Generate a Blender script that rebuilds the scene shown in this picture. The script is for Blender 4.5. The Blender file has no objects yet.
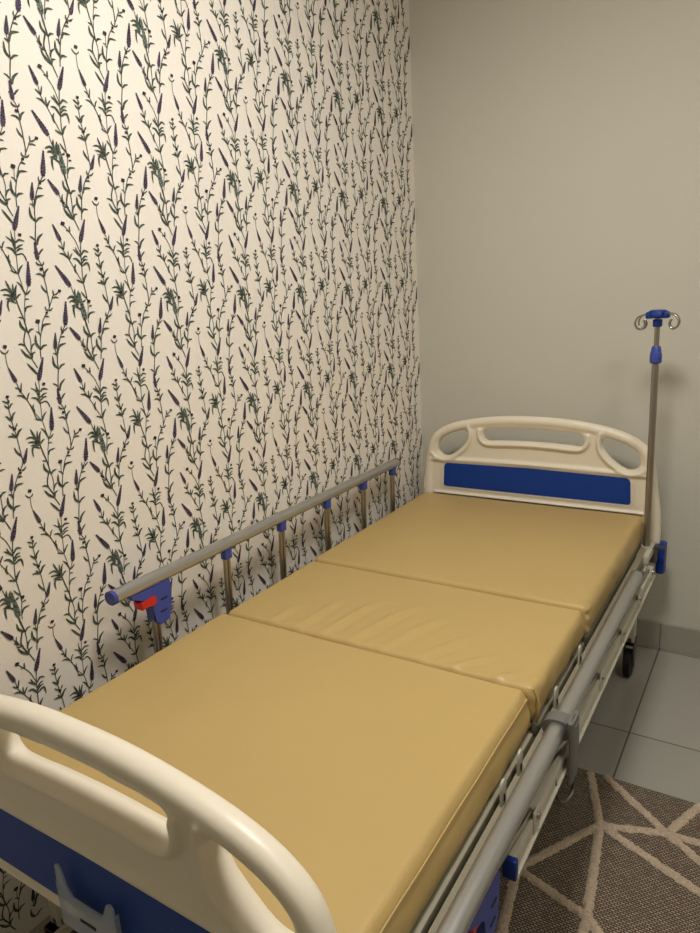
import bpy, bmesh, math, random
from mathutils import Vector, Matrix, Euler, noise
random.seed(7)
C = bpy.context.scene.collection
PI = math.pi
EMIT = 46.; EXPOSURE = 0.
FOOT_Y = .490
TABS = (1.045, 1.14, 1.39, 1.60)
POSTS = (1.085, 1.36, 1.62, 1.88, 2.13, 2.36)
RTX, RTZ, RTY0 = -.342, .532, .665
RCX, RCZ = -.337, .455
GUARD_Y = 1.29
PATTERN = [
('k',[(-1.7857,1.6572),(-1.8049,1.6077)],0.0102),
('d',[(-1.794,1.5981)],0.0043),
('s',[(-1.8041,1.6082),(-1.8067,1.5841),(-1.8091,1.5578),(-1.8106,1.5357),(-1.8117,1.5191),(-1.8097,1.5068),(-1.8059,1.4866)],0.0011),
('s',[(-1.8059,1.4866),(-1.8041,1.473),(-1.8096,1.4482),(-1.8123,1.43),(-1.8139,1.4141),(-1.8143,1.398),(-1.8105,1.3908)],0.0011),
('s',[(-1.8071,1.4922),(-1.8059,1.4866)],0.0011),
('l',[(-1.8099,1.5665),(-1.8128,1.5839),(-1.8133,1.6077)],0.0025),
('l',[(-1.8083,1.5753),(-1.8161,1.586),(-1.8277,1.5942)],0.002),
('l',[(-1.808,1.5797),(-1.8116,1.5905),(-1.8144,1.598)],0.0018),
('l',[(-1.8052,1.582),(-1.7976,1.5877),(-1.7845,1.5848)],0.0031),
('l',[(-1.8069,1.5699),(-1.7985,1.5756),(-1.7894,1.5781)],0.0025),
('l',[(-1.8069,1.5633),(-1.7997,1.569),(-1.7903,1.5692)],0.0025),
('l',[(-1.8095,1.5556),(-1.8168,1.5686),(-1.8306,1.5715)],0.0034),
('s',[(-1.808,1.5567),(-1.7953,1.5591),(-1.7893,1.5515),(-1.7875,1.5444)],0.002),
('k',[(-1.7849,1.5437),(-1.7924,1.4919)],0.0105),
('s',[(-1.7932,1.492),(-1.798,1.4819),(-1.8014,1.477)],0.0011),
('s',[(-1.8407,1.568),(-1.8316,1.553),(-1.8252,1.5356),(-1.8126,1.518)],0.0011),
('l',[(-1.8256,1.54),(-1.8288,1.5487),(-1.826,1.5575)],0.0031),
('l',[(-1.8126,1.518),(-1.8205,1.5213),(-1.8296,1.5246)],0.0025),
('l',[(-1.8114,1.518),(-1.8073,1.5268),(-1.7975,1.5373)],0.0032),
('k',[(-1.5861,1.6418),(-1.5741,1.6096)],0.0084),
('s',[(-1.5869,1.3529),(-1.5883,1.3347),(-1.5857,1.3207)],0.0008),
('s',[(-1.5742,1.6091),(-1.567,1.5878),(-1.5559,1.5695),(-1.5472,1.5458),(-1.5409,1.5255),(-1.5308,1.5179)],0.0012),
('l',[(-1.5668,1.589),(-1.5653,1.5977),(-1.5627,1.6081)],0.0023),
('l',[(-1.5693,1.5926),(-1.5746,1.5974),(-1.5797,1.5984)],0.002),
('l',[(-1.5559,1.5695),(-1.5669,1.5791),(-1.5795,1.5813)],0.0028),
('l',[(-1.5553,1.5695),(-1.552,1.5783),(-1.5471,1.5846)],0.0023),
('d',[(-1.5682,1.5897)],0.0033),
('d',[(-1.5861,1.3672)],0.005),
('l',[(-1.5869,1.3529),(-1.593,1.3547),(-1.5987,1.3622)],0.0021),
('l',[(-1.5869,1.3529),(-1.5823,1.3556),(-1.5792,1.3606)],0.0018),
('l',[(-1.8284,1.4647),(-1.8384,1.4894),(-1.844,1.5049)],0.0036),
('l',[(-1.8284,1.4647),(-1.83,1.4826),(-1.8284,1.4981)],0.0032),
('l',[(-1.8268,1.4669),(-1.8247,1.4847),(-1.8191,1.4958)],0.0032),
('l',[(-1.829,1.4681),(-1.8436,1.474),(-1.8555,1.4744)],0.0032),
('l',[(-1.8298,1.4703),(-1.844,1.4851),(-1.8598,1.4828)],0.0029),
('l',[(-1.8261,1.4635),(-1.839,1.4661),(-1.8498,1.4665)],0.0029),
('l',[(-1.8257,1.4657),(-1.8196,1.4723),(-1.8129,1.4755)],0.0029),
('l',[(-1.8274,1.4568),(-1.8432,1.4629),(-1.8474,1.4508),(-1.8457,1.4389)],0.0032),
('d',[(-1.8343,1.472)],0.0045),
('s',[(-1.8264,1.4646),(-1.8222,1.4442),(-1.8169,1.4257),(-1.8139,1.4072),(-1.8113,1.3908)],0.002),
('l',[(-1.8021,1.4729),(-1.8109,1.4934),(-1.8193,1.5013)],0.0025),
('l',[(-1.8032,1.4741),(-1.7963,1.4773),(-1.7888,1.4839)],0.0027),
('l',[(-1.8059,1.4633),(-1.801,1.4649),(-1.7958,1.4632)],0.0016),
('l',[(-1.8106,1.4368),(-1.8055,1.4469),(-1.7898,1.4496)],0.0028),
('l',[(-1.8174,1.423),(-1.8218,1.426),(-1.8283,1.4272)],0.0021),
('l',[(-1.8146,1.3962),(-1.8251,1.4079),(-1.8262,1.4221)],0.0042),
('l',[(-1.8111,1.392),(-1.8053,1.3985),(-1.7953,1.4002)],0.003),
('s',[(-1.8172,1.3959),(-1.8237,1.3779),(-1.8229,1.3639),(-1.8127,1.3431)],0.0021),
('s',[(-1.8105,1.3908),(-1.8084,1.3744),(-1.8105,1.3582),(-1.8122,1.3431)],0.0012),
('l',[(-1.8222,1.3639),(-1.8308,1.3693),(-1.8394,1.3695)],0.0026),
('l',[(-1.8121,1.3536),(-1.8062,1.3648),(-1.799,1.3694)],0.0028),
('l',[(-1.8114,1.336),(-1.825,1.3455),(-1.8349,1.3604)],0.0042),
('l',[(-1.8112,1.3371),(-1.8095,1.3464),(-1.8006,1.3502)],0.0033),
('s',[(-1.8127,1.3431),(-1.8108,1.3323),(-1.8022,1.3148)],0.0016),
('l',[(-1.8052,1.3008),(-1.8153,1.3139),(-1.8261,1.3281)],0.0038),
('d',[(-1.7843,1.4156)],0.0059),
('s',[(-1.7825,1.411),(-1.7851,1.3936),(-1.7826,1.3841)],0.0007),
('s',[(-1.7599,1.4321),(-1.7711,1.4162),(-1.7791,1.3932),(-1.785,1.3748),(-1.7883,1.3562),(-1.7904,1.3338)],0.0014),
('l',[(-1.7791,1.3932),(-1.7714,1.4068),(-1.7517,1.4085)],0.0035),
('l',[(-1.7826,1.3841),(-1.786,1.3914),(-1.7933,1.3942)],0.0019),
('l',[(-1.7877,1.3549),(-1.7965,1.3687),(-1.7942,1.3889)],0.0045),
('l',[(-1.788,1.3538),(-1.7808,1.3614),(-1.7694,1.3628)],0.0031),
('l',[(-1.7542,1.437),(-1.7601,1.4414),(-1.7603,1.4473)],0.0024),
('l',[(-1.7541,1.4377),(-1.7472,1.439),(-1.7422,1.4442)],0.0024),
('d',[(-1.7594,1.433)],0.0035),
('l',[(-1.7655,1.4253),(-1.7595,1.425),(-1.7539,1.4235)],0.0024),
('s',[(-1.7531,1.44),(-1.7422,1.4595),(-1.7364,1.4699),(-1.7261,1.4743),(-1.7205,1.4782)],0.0014),
('d',[(-1.7193,1.4794)],0.0045),
('l',[(-1.7358,1.4699),(-1.7353,1.4757),(-1.7359,1.4833)],0.0021),
('l',[(-1.7387,1.4641),(-1.7316,1.4662),(-1.723,1.4641)],0.0024),
('l',[(-1.7343,1.471),(-1.7277,1.4732),(-1.724,1.4743)],0.0021),
('k',[(-1.7459,1.3878),(-1.7521,1.3524)],0.0091),
('k',[(-1.7072,1.4564),(-1.7171,1.403)],0.0111),
('s',[(-1.717,1.4034),(-1.7272,1.3896),(-1.7373,1.371),(-1.7431,1.357)],0.0015),
('d',[(-1.7275,1.3877)],0.0036),
('l',[(-1.7272,1.3896),(-1.7294,1.3958),(-1.7278,1.4022)],0.0022),
('l',[(-1.7256,1.3907),(-1.7197,1.3927),(-1.7111,1.3987)],0.0022),
('l',[(-1.7336,1.3768),(-1.7278,1.378),(-1.7222,1.3766)],0.0024),
('s',[(-1.7524,1.6734),(-1.7521,1.668),(-1.7494,1.655)],0.0011),
('l',[(-1.7486,1.6594),(-1.7415,1.6775),(-1.7207,1.6837)],0.0041),
('l',[(-1.7488,1.655),(-1.7533,1.6613),(-1.7598,1.6641)],0.002),
('s',[(-1.7465,1.6684),(-1.7513,1.6438),(-1.7516,1.6283),(-1.7565,1.6036),(-1.7592,1.5857),(-1.7582,1.5767)],0.0016),
('l',[(-1.752,1.6288),(-1.7611,1.6388),(-1.7612,1.659)],0.0043),
('l',[(-1.7506,1.6266),(-1.7428,1.6344),(-1.732,1.6372)],0.003),
('l',[(-1.7567,1.5779),(-1.7515,1.5926),(-1.7379,1.6037)],0.0039),
('l',[(-1.76,1.5879),(-1.7654,1.5933),(-1.7725,1.5959)],0.0021),
('k',[(-1.7624,1.5844),(-1.7608,1.5478)],0.0091),
('l',[(-1.7565,1.5576),(-1.7499,1.5657),(-1.7432,1.5708)],0.0028),
('l',[(-1.7601,1.5587),(-1.7649,1.5608),(-1.769,1.5619)],0.0018),
('s',[(-1.7605,1.5496),(-1.7547,1.5383),(-1.7515,1.5269),(-1.7521,1.5086),(-1.7502,1.4901)],0.0014),
('s',[(-1.7502,1.4901),(-1.75,1.4761),(-1.7489,1.4597),(-1.7506,1.4422)],0.0016),
('l',[(-1.7553,1.5349),(-1.7638,1.5383),(-1.7658,1.5444)],0.0025),
('l',[(-1.754,1.5349),(-1.749,1.5384),(-1.7477,1.5441)],0.0023),
('d',[(-1.7566,1.5274)],0.0042),
('l',[(-1.7519,1.5097),(-1.7598,1.5166),(-1.7715,1.5167)],0.003),
('l',[(-1.7514,1.5097),(-1.7473,1.5212),(-1.7374,1.5293)],0.0033),
('l',[(-1.75,1.4761),(-1.7579,1.4833),(-1.763,1.4944)],0.0028),
('k',[(-1.6264,1.6388),(-1.6459,1.5885)],0.0102),
('d',[(-1.6855,1.6267)],0.0057),
('s',[(-1.6821,1.6225),(-1.6708,1.608),(-1.6595,1.592),(-1.6518,1.571),(-1.6491,1.5615)],0.0012),
('l',[(-1.6706,1.6092),(-1.6743,1.612),(-1.6799,1.6116)],0.0021),
('l',[(-1.6692,1.6092),(-1.67,1.6162),(-1.6683,1.6225)],0.0024),
('s',[(-1.6444,1.589),(-1.6487,1.5639),(-1.6507,1.5351),(-1.6525,1.5158),(-1.6529,1.4964),(-1.6504,1.4769),(-1.6483,1.4547)],0.0015),
('l',[(-1.6494,1.5543),(-1.6587,1.5637),(-1.6691,1.5722)],0.0027),
('l',[(-1.6506,1.5579),(-1.6581,1.5673),(-1.6615,1.5771)],0.0022),
('l',[(-1.648,1.5591),(-1.6391,1.5689),(-1.6267,1.5648)],0.0034),
('l',[(-1.6495,1.5471),(-1.6405,1.5556),(-1.6317,1.5563)],0.0027),
('l',[(-1.6499,1.5399),(-1.6418,1.5484),(-1.6318,1.5485)],0.0027),
('l',[(-1.6514,1.5363),(-1.6612,1.5494),(-1.6729,1.5504)],0.0037),
('l',[(-1.6498,1.5351),(-1.6336,1.5412),(-1.6305,1.5213)],0.0034),
('k',[(-1.7116,1.6238),(-1.6975,1.5891)],0.0088),
('s',[(-1.6967,1.5892),(-1.693,1.5677),(-1.6824,1.5491),(-1.6685,1.5231),(-1.6544,1.4964)],0.0012),
('l',[(-1.6926,1.57),(-1.6998,1.5756),(-1.705,1.5801)],0.0021),
('l',[(-1.6926,1.57),(-1.6899,1.5806),(-1.6873,1.5892)],0.0024),
('l',[(-1.6822,1.5503),(-1.6931,1.5595),(-1.7055,1.5621)],0.0031),
('l',[(-1.6824,1.5491),(-1.6827,1.5585),(-1.6818,1.5684)],0.0026),
('l',[(-1.6812,1.5479),(-1.6769,1.5562),(-1.671,1.563)],0.0026),
('d',[(-1.6941,1.5723)],0.0026),
('l',[(-1.6679,1.5183),(-1.6709,1.529),(-1.6658,1.5391)],0.0036),
('l',[(-1.6544,1.4964),(-1.6624,1.5002),(-1.671,1.5039)],0.0027),
('l',[(-1.6524,1.4964),(-1.6482,1.5073),(-1.6391,1.5175)],0.0037),
('k',[(-1.7204,1.5352),(-1.6885,1.4893)],0.0109),
('s',[(-1.6872,1.4885),(-1.6839,1.4752),(-1.6813,1.4655)],0.001),
('l',[(-1.6761,1.454),(-1.6807,1.4687),(-1.6786,1.4844)],0.0042),
('l',[(-1.6708,1.4514),(-1.674,1.4661),(-1.6695,1.4805)],0.0042),
('l',[(-1.6665,1.4512),(-1.6669,1.4659),(-1.6681,1.4757)],0.0035),
('l',[(-1.6753,1.4503),(-1.6882,1.4665),(-1.7032,1.461)],0.0039),
('l',[(-1.6745,1.4467),(-1.687,1.4568),(-1.6994,1.4537)],0.0037),
('l',[(-1.6751,1.443),(-1.683,1.447),(-1.694,1.4445)],0.003),
('l',[(-1.6679,1.4341),(-1.6863,1.4447),(-1.6896,1.4303),(-1.6881,1.4175)],0.0035),
('g',[(-1.6679,1.4684),(-1.6619,1.4128)],0.0123),
('l',[(-1.6617,1.4535),(-1.6569,1.4558),(-1.6538,1.4569)],0.0032),
('l',[(-1.6478,1.458),(-1.6576,1.4693),(-1.6633,1.478)],0.0025),
('d',[(-1.6454,1.4542)],0.005),
('s',[(-1.6492,1.458),(-1.6488,1.4432),(-1.6534,1.4211),(-1.6549,1.4037)],0.0012),
('l',[(-1.6467,1.4431),(-1.6418,1.4441),(-1.6384,1.4433)],0.0025),
('l',[(-1.6536,1.4149),(-1.6471,1.427),(-1.6311,1.4292)],0.003),
('s',[(-1.6626,1.4141),(-1.6597,1.3965),(-1.6539,1.3723)],0.0025),
('l',[(-1.6539,1.3723),(-1.6676,1.3846),(-1.6693,1.4001)],0.004),
('l',[(-1.6536,1.371),(-1.6479,1.3782),(-1.6379,1.38)],0.003),
('l',[(-1.6586,1.394),(-1.6609,1.4016),(-1.6619,1.4091)],0.003),
('s',[(-1.6605,1.3741),(-1.6664,1.357),(-1.6666,1.3431),(-1.6557,1.3192)],0.0025),
('s',[(-1.6533,1.3723),(-1.6535,1.3534),(-1.654,1.3331),(-1.6542,1.319)],0.0013),
('l',[(-1.6559,1.3307),(-1.6517,1.343),(-1.6426,1.3504)],0.0033),
('l',[(-1.6537,1.3164),(-1.6685,1.3269),(-1.6778,1.3416)],0.0046),
('l',[(-1.6541,1.3178),(-1.652,1.3265),(-1.6424,1.3294)],0.0033),
('s',[(-1.6548,1.3191),(-1.6493,1.307),(-1.6439,1.2935)],0.0015),
('k',[(-1.7071,1.3979),(-1.6842,1.3679)],0.0098),
('s',[(-1.6835,1.3684),(-1.6774,1.3529),(-1.663,1.3415)],0.0012),
('l',[(-1.6745,1.3526),(-1.6776,1.3604),(-1.6744,1.3706)],0.0025),
('l',[(-1.6751,1.3489),(-1.6801,1.3544),(-1.6842,1.356)],0.0023),
('d',[(-1.6754,1.351)],0.0035),
('l',[(-1.6672,1.3432),(-1.6733,1.3425),(-1.6799,1.3468)],0.0023),
('k',[(-1.6195,1.4148),(-1.628,1.3788)],0.0086),
('s',[(-1.6279,1.3793),(-1.6272,1.369),(-1.6254,1.3612)],0.001),
('d',[(-1.6,1.5819)],0.0042),
('s',[(-1.5999,1.577),(-1.6011,1.5575),(-1.5996,1.5304),(-1.5968,1.5106),(-1.594,1.4906),(-1.592,1.4654),(-1.5897,1.4374)],0.0012),
('l',[(-1.6,1.5678),(-1.6063,1.5715),(-1.6137,1.5755)],0.0025),
('l',[(-1.6001,1.5673),(-1.5982,1.571),(-1.598,1.5759)],0.002),
('l',[(-1.6006,1.557),(-1.6065,1.5611),(-1.6102,1.5659)],0.0022),
('l',[(-1.6,1.557),(-1.5955,1.5637),(-1.5895,1.5668)],0.0025),
('l',[(-1.5992,1.5292),(-1.6048,1.5353),(-1.6117,1.5427)],0.0033),
('l',[(-1.5983,1.5292),(-1.5955,1.5403),(-1.5869,1.5478)],0.0033),
('l',[(-1.5968,1.5143),(-1.6034,1.5168),(-1.6083,1.5235)],0.0025),
('d',[(-1.5965,1.5106)],0.0045),
('l',[(-1.594,1.5143),(-1.59,1.518),(-1.5886,1.523)],0.0023),
('l',[(-1.5944,1.4919),(-1.6039,1.4957),(-1.6152,1.4966)],0.003),
('l',[(-1.5944,1.4919),(-1.6004,1.4982),(-1.6047,1.5037)],0.0025),
('l',[(-1.593,1.4926),(-1.5882,1.503),(-1.5784,1.5092)],0.0038),
('l',[(-1.5902,1.4476),(-1.6005,1.4606),(-1.604,1.4713)],0.0031),
('k',[(-1.5753,1.4637),(-1.5888,1.4313)],0.0087),
('s',[(-1.5906,1.4319),(-1.6,1.4171),(-1.6102,1.4023),(-1.6176,1.3862),(-1.6246,1.3663),(-1.6302,1.3385),(-1.6338,1.3169)],0.0015),
('l',[(-1.5975,1.4169),(-1.6024,1.421),(-1.6019,1.4278)],0.0026),
('l',[(-1.5968,1.4174),(-1.5904,1.4183),(-1.5837,1.4244)],0.0026),
('d',[(-1.6007,1.4127)],0.0038),
('l',[(-1.6079,1.4035),(-1.6026,1.4049),(-1.5966,1.4038)],0.0026),
('l',[(-1.6198,1.3761),(-1.6143,1.3873),(-1.5962,1.3886)],0.0038),
('l',[(-1.6301,1.3372),(-1.6392,1.3521),(-1.638,1.3686)],0.0044),
('l',[(-1.6266,1.3613),(-1.6296,1.3692),(-1.6358,1.3727)],0.0023),
('l',[(-1.6303,1.3321),(-1.6252,1.3406),(-1.612,1.3407)],0.0033),
]

# ------------------------------------------------------------------ helpers
def srgb(r, g, b):
    f = lambda c: (c/255/12.92) if c/255 <= .04045 else ((c/255+.055)/1.055)**2.4
    return (f(r), f(g), f(b), 1)

def mat(name, col, rough=.5, metal=0., bump=None, var=None, coat=0., alpha=1., trans=0., ior=1.45, spec=.5):
    m = bpy.data.materials.new(name); m.use_nodes = True
    nt = m.node_tree; b = nt.nodes['Principled BSDF']
    b.inputs['Base Color'].default_value = col
    b.inputs['Roughness'].default_value = rough
    b.inputs['Metallic'].default_value = metal
    b.inputs['IOR'].default_value = ior
    b.inputs['Specular IOR Level'].default_value = spec
    b.inputs['Coat Weight'].default_value = coat
    b.inputs['Alpha'].default_value = alpha
    b.inputs['Transmission Weight'].default_value = trans
    tc = nt.nodes.new('ShaderNodeTexCoord')
    if var:                                   # (scale, strength) soft mottling of the colour
        n = nt.nodes.new('ShaderNodeTexNoise'); n.inputs['Scale'].default_value = var[0]; n.inputs['Detail'].default_value = 4
        nt.links.new(tc.outputs['Object'], n.inputs['Vector'])
        r = nt.nodes.new('ShaderNodeMapRange')
        r.inputs['From Min'].default_value = .3; r.inputs['From Max'].default_value = .7
        r.inputs['To Min'].default_value = 1-var[1]; r.inputs['To Max'].default_value = 1+var[1]
        nt.links.new(n.outputs['Fac'], r.inputs['Value'])
        mx = nt.nodes.new('ShaderNodeVectorMath'); mx.operation = 'SCALE'
        mx.inputs[0].default_value = col[:3]
        nt.links.new(r.outputs['Result'], mx.inputs['Scale'])
        nt.links.new(mx.outputs['Vector'], b.inputs['Base Color'])
    if bump:                                  # (scale, strength, distance)
        n = nt.nodes.new('ShaderNodeTexNoise'); n.inputs['Scale'].default_value = bump[0]; n.inputs['Detail'].default_value = 5
        nt.links.new(tc.outputs['Object'], n.inputs['Vector'])
        bp = nt.nodes.new('ShaderNodeBump'); bp.inputs['Strength'].default_value = bump[1]; bp.inputs['Distance'].default_value = bump[2]
        nt.links.new(n.outputs['Fac'], bp.inputs['Height'])
        nt.links.new(bp.outputs['Normal'], b.inputs['Normal'])
    return m

def new_obj(name, me, m, parent=None, smooth=True):
    o = bpy.data.objects.new(name, me); C.objects.link(o)
    for mm in (m if isinstance(m, (list, tuple)) else [m]):
        if mm: me.materials.append(mm)
    if parent: o.parent = parent
    if smooth: shade(me)
    return o

def shade(me, ang=35):
    for p in me.polygons: p.use_smooth = True
    try: me.set_sharp_from_angle(angle=math.radians(ang))
    except Exception: pass

def obj(name, bm, m, parent=None, smooth=True):
    me = bpy.data.meshes.new(name)
    bmesh.ops.recalc_face_normals(bm, faces=bm.faces)
    bm.to_mesh(me); bm.free()
    return new_obj(name, me, m, parent, smooth)

def thing(name, label, cat, loc=(0, 0, 0), group=None, rotz=0):
    o = bpy.data.objects.new(name, None); C.objects.link(o)
    o.location = loc; o.rotation_euler = (0, 0, rotz); o['label'] = label; o['category'] = cat
    if group: o['group'] = group
    return o

def box(bm, c, s, r=0., rot=None, seg=2, mi=0):
    b2 = bmesh.new()
    bmesh.ops.create_cube(b2, size=1)
    for v in b2.verts: v.co = Vector((v.co.x*s[0], v.co.y*s[1], v.co.z*s[2]))
    if r > 0:
        bmesh.ops.bevel(b2, geom=b2.edges[:], offset=min(r, min(s)*.49), segments=seg, affect='EDGES', profile=.5)
    M = Matrix.Translation(Vector(c)) @ (rot.to_matrix().to_4x4() if rot else Matrix.Identity(4))
    merge(bm, b2, M, mi)

def merge(bm, b2, M=None, mi=0):
    vs = {}
    for v in b2.verts: vs[v] = bm.verts.new(M @ v.co if M else v.co)
    for f in b2.faces:
        try:
            nf = bm.faces.new([vs[v] for v in f.verts]); nf.material_index = mi
        except ValueError: pass
    b2.free()

def smooth_path(pts, n=8, closed=False):
    P = [Vector(p) for p in pts]; out = []
    N = len(P); rng = N if closed else N-1
    for i in range(rng):
        if closed: a, b, c, d = P[(i-1) % N], P[i], P[(i+1) % N], P[(i+2) % N]
        else: a, b, c, d = P[max(i-1, 0)], P[i], P[i+1], P[min(i+2, N-1)]
        for k in range(n):
            t = k/n
            out.append(.5*((2*b)+(c-a)*t+(2*a-5*b+4*c-d)*t*t+(-a+3*b-3*c+d)*t**3))
    if not closed: out.append(P[-1])
    return out

def tube(bm, pts, ru, rv=None, up=(0, 0, 1), seg=14, closed=False, caps=True, power=2., mi=0):
    """sweep an (ellipse-like) section; ru sideways, rv along 'up'. radii may be lists"""
    P = [Vector(p) for p in pts]; rv = ru if rv is None else rv; up = Vector(up)
    rings = []; N = len(P)
    for i, p in enumerate(P):
        if closed: t = P[(i+1) % N]-P[i-1]
        else: t = P[min(i+1, N-1)]-P[max(i-1, 0)]
        t.normalize()
        s = t.cross(up)
        if s.length < 1e-4: s = t.cross(Vector((1, 0, 0)))
        s.normalize(); u = s.cross(t).normalized()
        a = ru[i] if isinstance(ru, (list, tuple)) else ru
        b = rv[i] if isinstance(rv, (list, tuple)) else rv
        ring = []
        for k in range(seg):
            an = 2*PI*k/seg; cx, sx = math.cos(an), math.sin(an)
            cx = math.copysign(abs(cx)**(2/power), cx); sx = math.copysign(abs(sx)**(2/power), sx)
            ring.append(bm.verts.new(p+s*a*cx+u*b*sx))
        rings.append(ring)
    for i in range(N if closed else N-1):
        A, B = rings[i], rings[(i+1) % N]
        for k in range(seg):
            f = bm.faces.new((A[k], A[(k+1) % seg], B[(k+1) % seg], B[k])); f.material_index = mi
    if caps and not closed:
        bm.faces.new(rings[0][::-1]).material_index = mi; bm.faces.new(rings[-1]).material_index = mi

def prism(bm, poly, axis, a, b, mi=0, r=0):
    """extrude a 2D polygon; axis 'y': poly=(x,z), 'x': poly=(y,z), 'z': poly=(x,y)"""
    b2 = bmesh.new()
    def P(u, v, w): return {'y': (u, w, v), 'x': (w, u, v), 'z': (u, v, w)}[axis]
    A = [b2.verts.new(P(u, v, a)) for u, v in poly]; B = [b2.verts.new(P(u, v, b)) for u, v in poly]
    b2.faces.new(A); b2.faces.new(B[::-1])
    for i in range(len(A)):
        j = (i+1) % len(A); b2.faces.new((A[i], A[j], B[j], B[i]))
    if r: bmesh.ops.bevel(b2, geom=b2.edges[:], offset=r, segments=2, affect='EDGES')
    merge(bm, b2, None, mi)

def cyl(bm, a, b, r, seg=20, r2=None, mi=0):
    a, b = Vector(a), Vector(b)
    up = (0, 0, 1) if abs((b-a).normalized().z) < .9 else (0, 1, 0)
    tube(bm, [a, b], [r, r if r2 is None else r2], None, up, seg, mi=mi)

# ------------------------------------------------------------------ materials
M_GREYWALL = mat('grey_wall_paint', srgb(203, 199, 184), .85, bump=(60, .05, .002), var=(1.2, .015))
M_CEIL = mat('ceiling_paint', srgb(235, 230, 218), .9)
M_PAPER = mat('wallpaper_ground', srgb(240, 232, 219), .8, var=(2.0, .012))
M_PLASTIC = mat('ivory_plastic', srgb(232, 222, 200), .36, bump=(220, .03, .0005))
M_BLUE = mat('blue_laminate', srgb(0, 56, 142), .5, var=(30, .03))
M_BLUEPL = mat('blue_plastic', srgb(62, 76, 158), .42)
M_DKBLUE = mat('deep_blue_plastic', srgb(18, 52, 135), .4)
M_RED = mat('red_plastic', srgb(205, 40, 28), .4)
M_ALU = mat('brushed_aluminium', srgb(190, 190, 188), .31, .85, bump=(400, .03, .0003))
M_STEEL = mat('stainless_steel', srgb(168, 162, 152), .28, .95)
M_FRAME = mat('powder_coated_steel', srgb(192, 186, 168), .42, bump=(300, .02, .0003))
M_BEAM = mat('deck_steel', srgb(146, 139, 118), .5)
M_DARKMET = mat('grey_steel', srgb(96, 92, 84), .45, .6)
M_GREYPL = mat('grey_plastic', srgb(108, 106, 101), .45)
M_BLACK = mat('black_rubber', srgb(18, 18, 18), .6)
M_HOLE = mat('dark_slot', srgb(24, 22, 20), .7)
M_CLEAR = mat('clear_acrylic', srgb(196, 206, 216), .25, alpha=.42, var=None)

def floor_material():
    m = bpy.data.materials.new('porcelain_tile_floor'); m.use_nodes = True
    nt = m.node_tree; b = nt.nodes['Principled BSDF']; L = nt.links
    tc = nt.nodes.new('ShaderNodeTexCoord')
    mp = nt.nodes.new('ShaderNodeMapping'); mp.inputs['Location'].default_value = (TILE_OX, TILE_OY, 0)
    br = nt.nodes.new('ShaderNodeTexBrick')
    br.offset = 0; br.squash = 1
    br.inputs['Scale'].default_value = 1; br.inputs['Brick Width'].default_value = .6; br.inputs['Row Height'].default_value = .6
    br.inputs['Mortar Size'].default_value = .0028; br.inputs['Mortar Smooth'].default_value = .1
    br.inputs['Color1'].default_value = srgb(158, 155, 144); br.inputs['Color2'].default_value = srgb(164, 160, 149)
    br.inputs['Mortar'].default_value = srgb(92, 88, 80)
    L.new(tc.outputs['Object'], mp.inputs['Vector']); L.new(mp.outputs['Vector'], br.inputs['Vector'])
    n = nt.nodes.new('ShaderNodeTexNoise'); n.inputs['Scale'].default_value = 3.5; n.inputs['Detail'].default_value = 6
    L.new(tc.outputs['Object'], n.inputs['Vector'])
    r = nt.nodes.new('ShaderNodeMapRange'); r.inputs['To Min'].default_value = .93; r.inputs['To Max'].default_value = 1.07
    L.new(n.outputs['Fac'], r.inputs['Value'])
    mx = nt.nodes.new('ShaderNodeVectorMath'); mx.operation = 'SCALE'
    L.new(br.outputs['Color'], mx.inputs[0]); L.new(r.outputs['Result'], mx.inputs['Scale'])
    L.new(mx.outputs['Vector'], b.inputs['Base Color'])
    b.inputs['Roughness'].default_value = .42
    bp = nt.nodes.new('ShaderNodeBump'); bp.inputs['Strength'].default_value = .3; bp.inputs['Distance'].default_value = .002; bp.invert = True
    L.new(br.outputs['Fac'], bp.inputs['Height']); L.new(bp.outputs['Normal'], b.inputs['Normal'])
    return m
TILE_OX, TILE_OY = .334, -2.72+.6*5
M_FLOOR = floor_material()
M_SKIRT = mat('skirting_tile', srgb(158, 153, 140), .5, var=(5, .04))

def ink(name, col, dark):
    m = mat(name, col, .8); nt = m.node_tree; b = nt.nodes['Principled BSDF']
    tc = nt.nodes.new('ShaderNodeTexCoord'); n = nt.nodes.new('ShaderNodeTexNoise')
    n.inputs['Scale'].default_value = 260; n.inputs['Detail'].default_value = 2
    nt.links.new(tc.outputs['Object'], n.inputs['Vector'])
    cr = nt.nodes.new('ShaderNodeValToRGB'); cr.color_ramp.elements[0].position = .38; cr.color_ramp.elements[1].position = .62
    cr.color_ramp.elements[0].color = dark; cr.color_ramp.elements[1].color = col
    nt.links.new(n.outputs['Fac'], cr.inputs['Fac']); nt.links.new(cr.outputs['Color'], b.inputs['Base Color'])
    return m
M_LEAF = ink('printed_leaf_green', srgb(90, 102, 86), srgb(40, 48, 40))
M_STEM = ink('printed_stem_green', srgb(80, 84, 74), srgb(46, 50, 43))
M_FLOWER = ink('printed_lavender', srgb(92, 76, 100), srgb(34, 28, 38))
M_BUD = ink('printed_bud', srgb(70, 52, 66), srgb(30, 24, 30))
M_GREYLEAF = ink('printed_grey_leaf', srgb(120, 134, 120), srgb(38, 44, 46))

# ------------------------------------------------------------------ the room
WALL_Y = 2.74; WALL_X = -1.363; TH = .0286462
wt = Vector((math.sin(TH), math.cos(TH))); wn = Vector((math.cos(TH), -math.sin(TH)))
ROOM_X1, ROOM_Y0, ROOM_H = 1.75, -1.35, 2.75
def wallpt(s, z, off=0.):
    return Vector((WALL_X+wt.x*s+wn.x*off, WALL_Y+wt.y*s+wn.y*off, z))
S_NEAR = -(WALL_Y-ROOM_Y0)/wt.y
xn = wallpt(S_NEAR, 0).x

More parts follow.
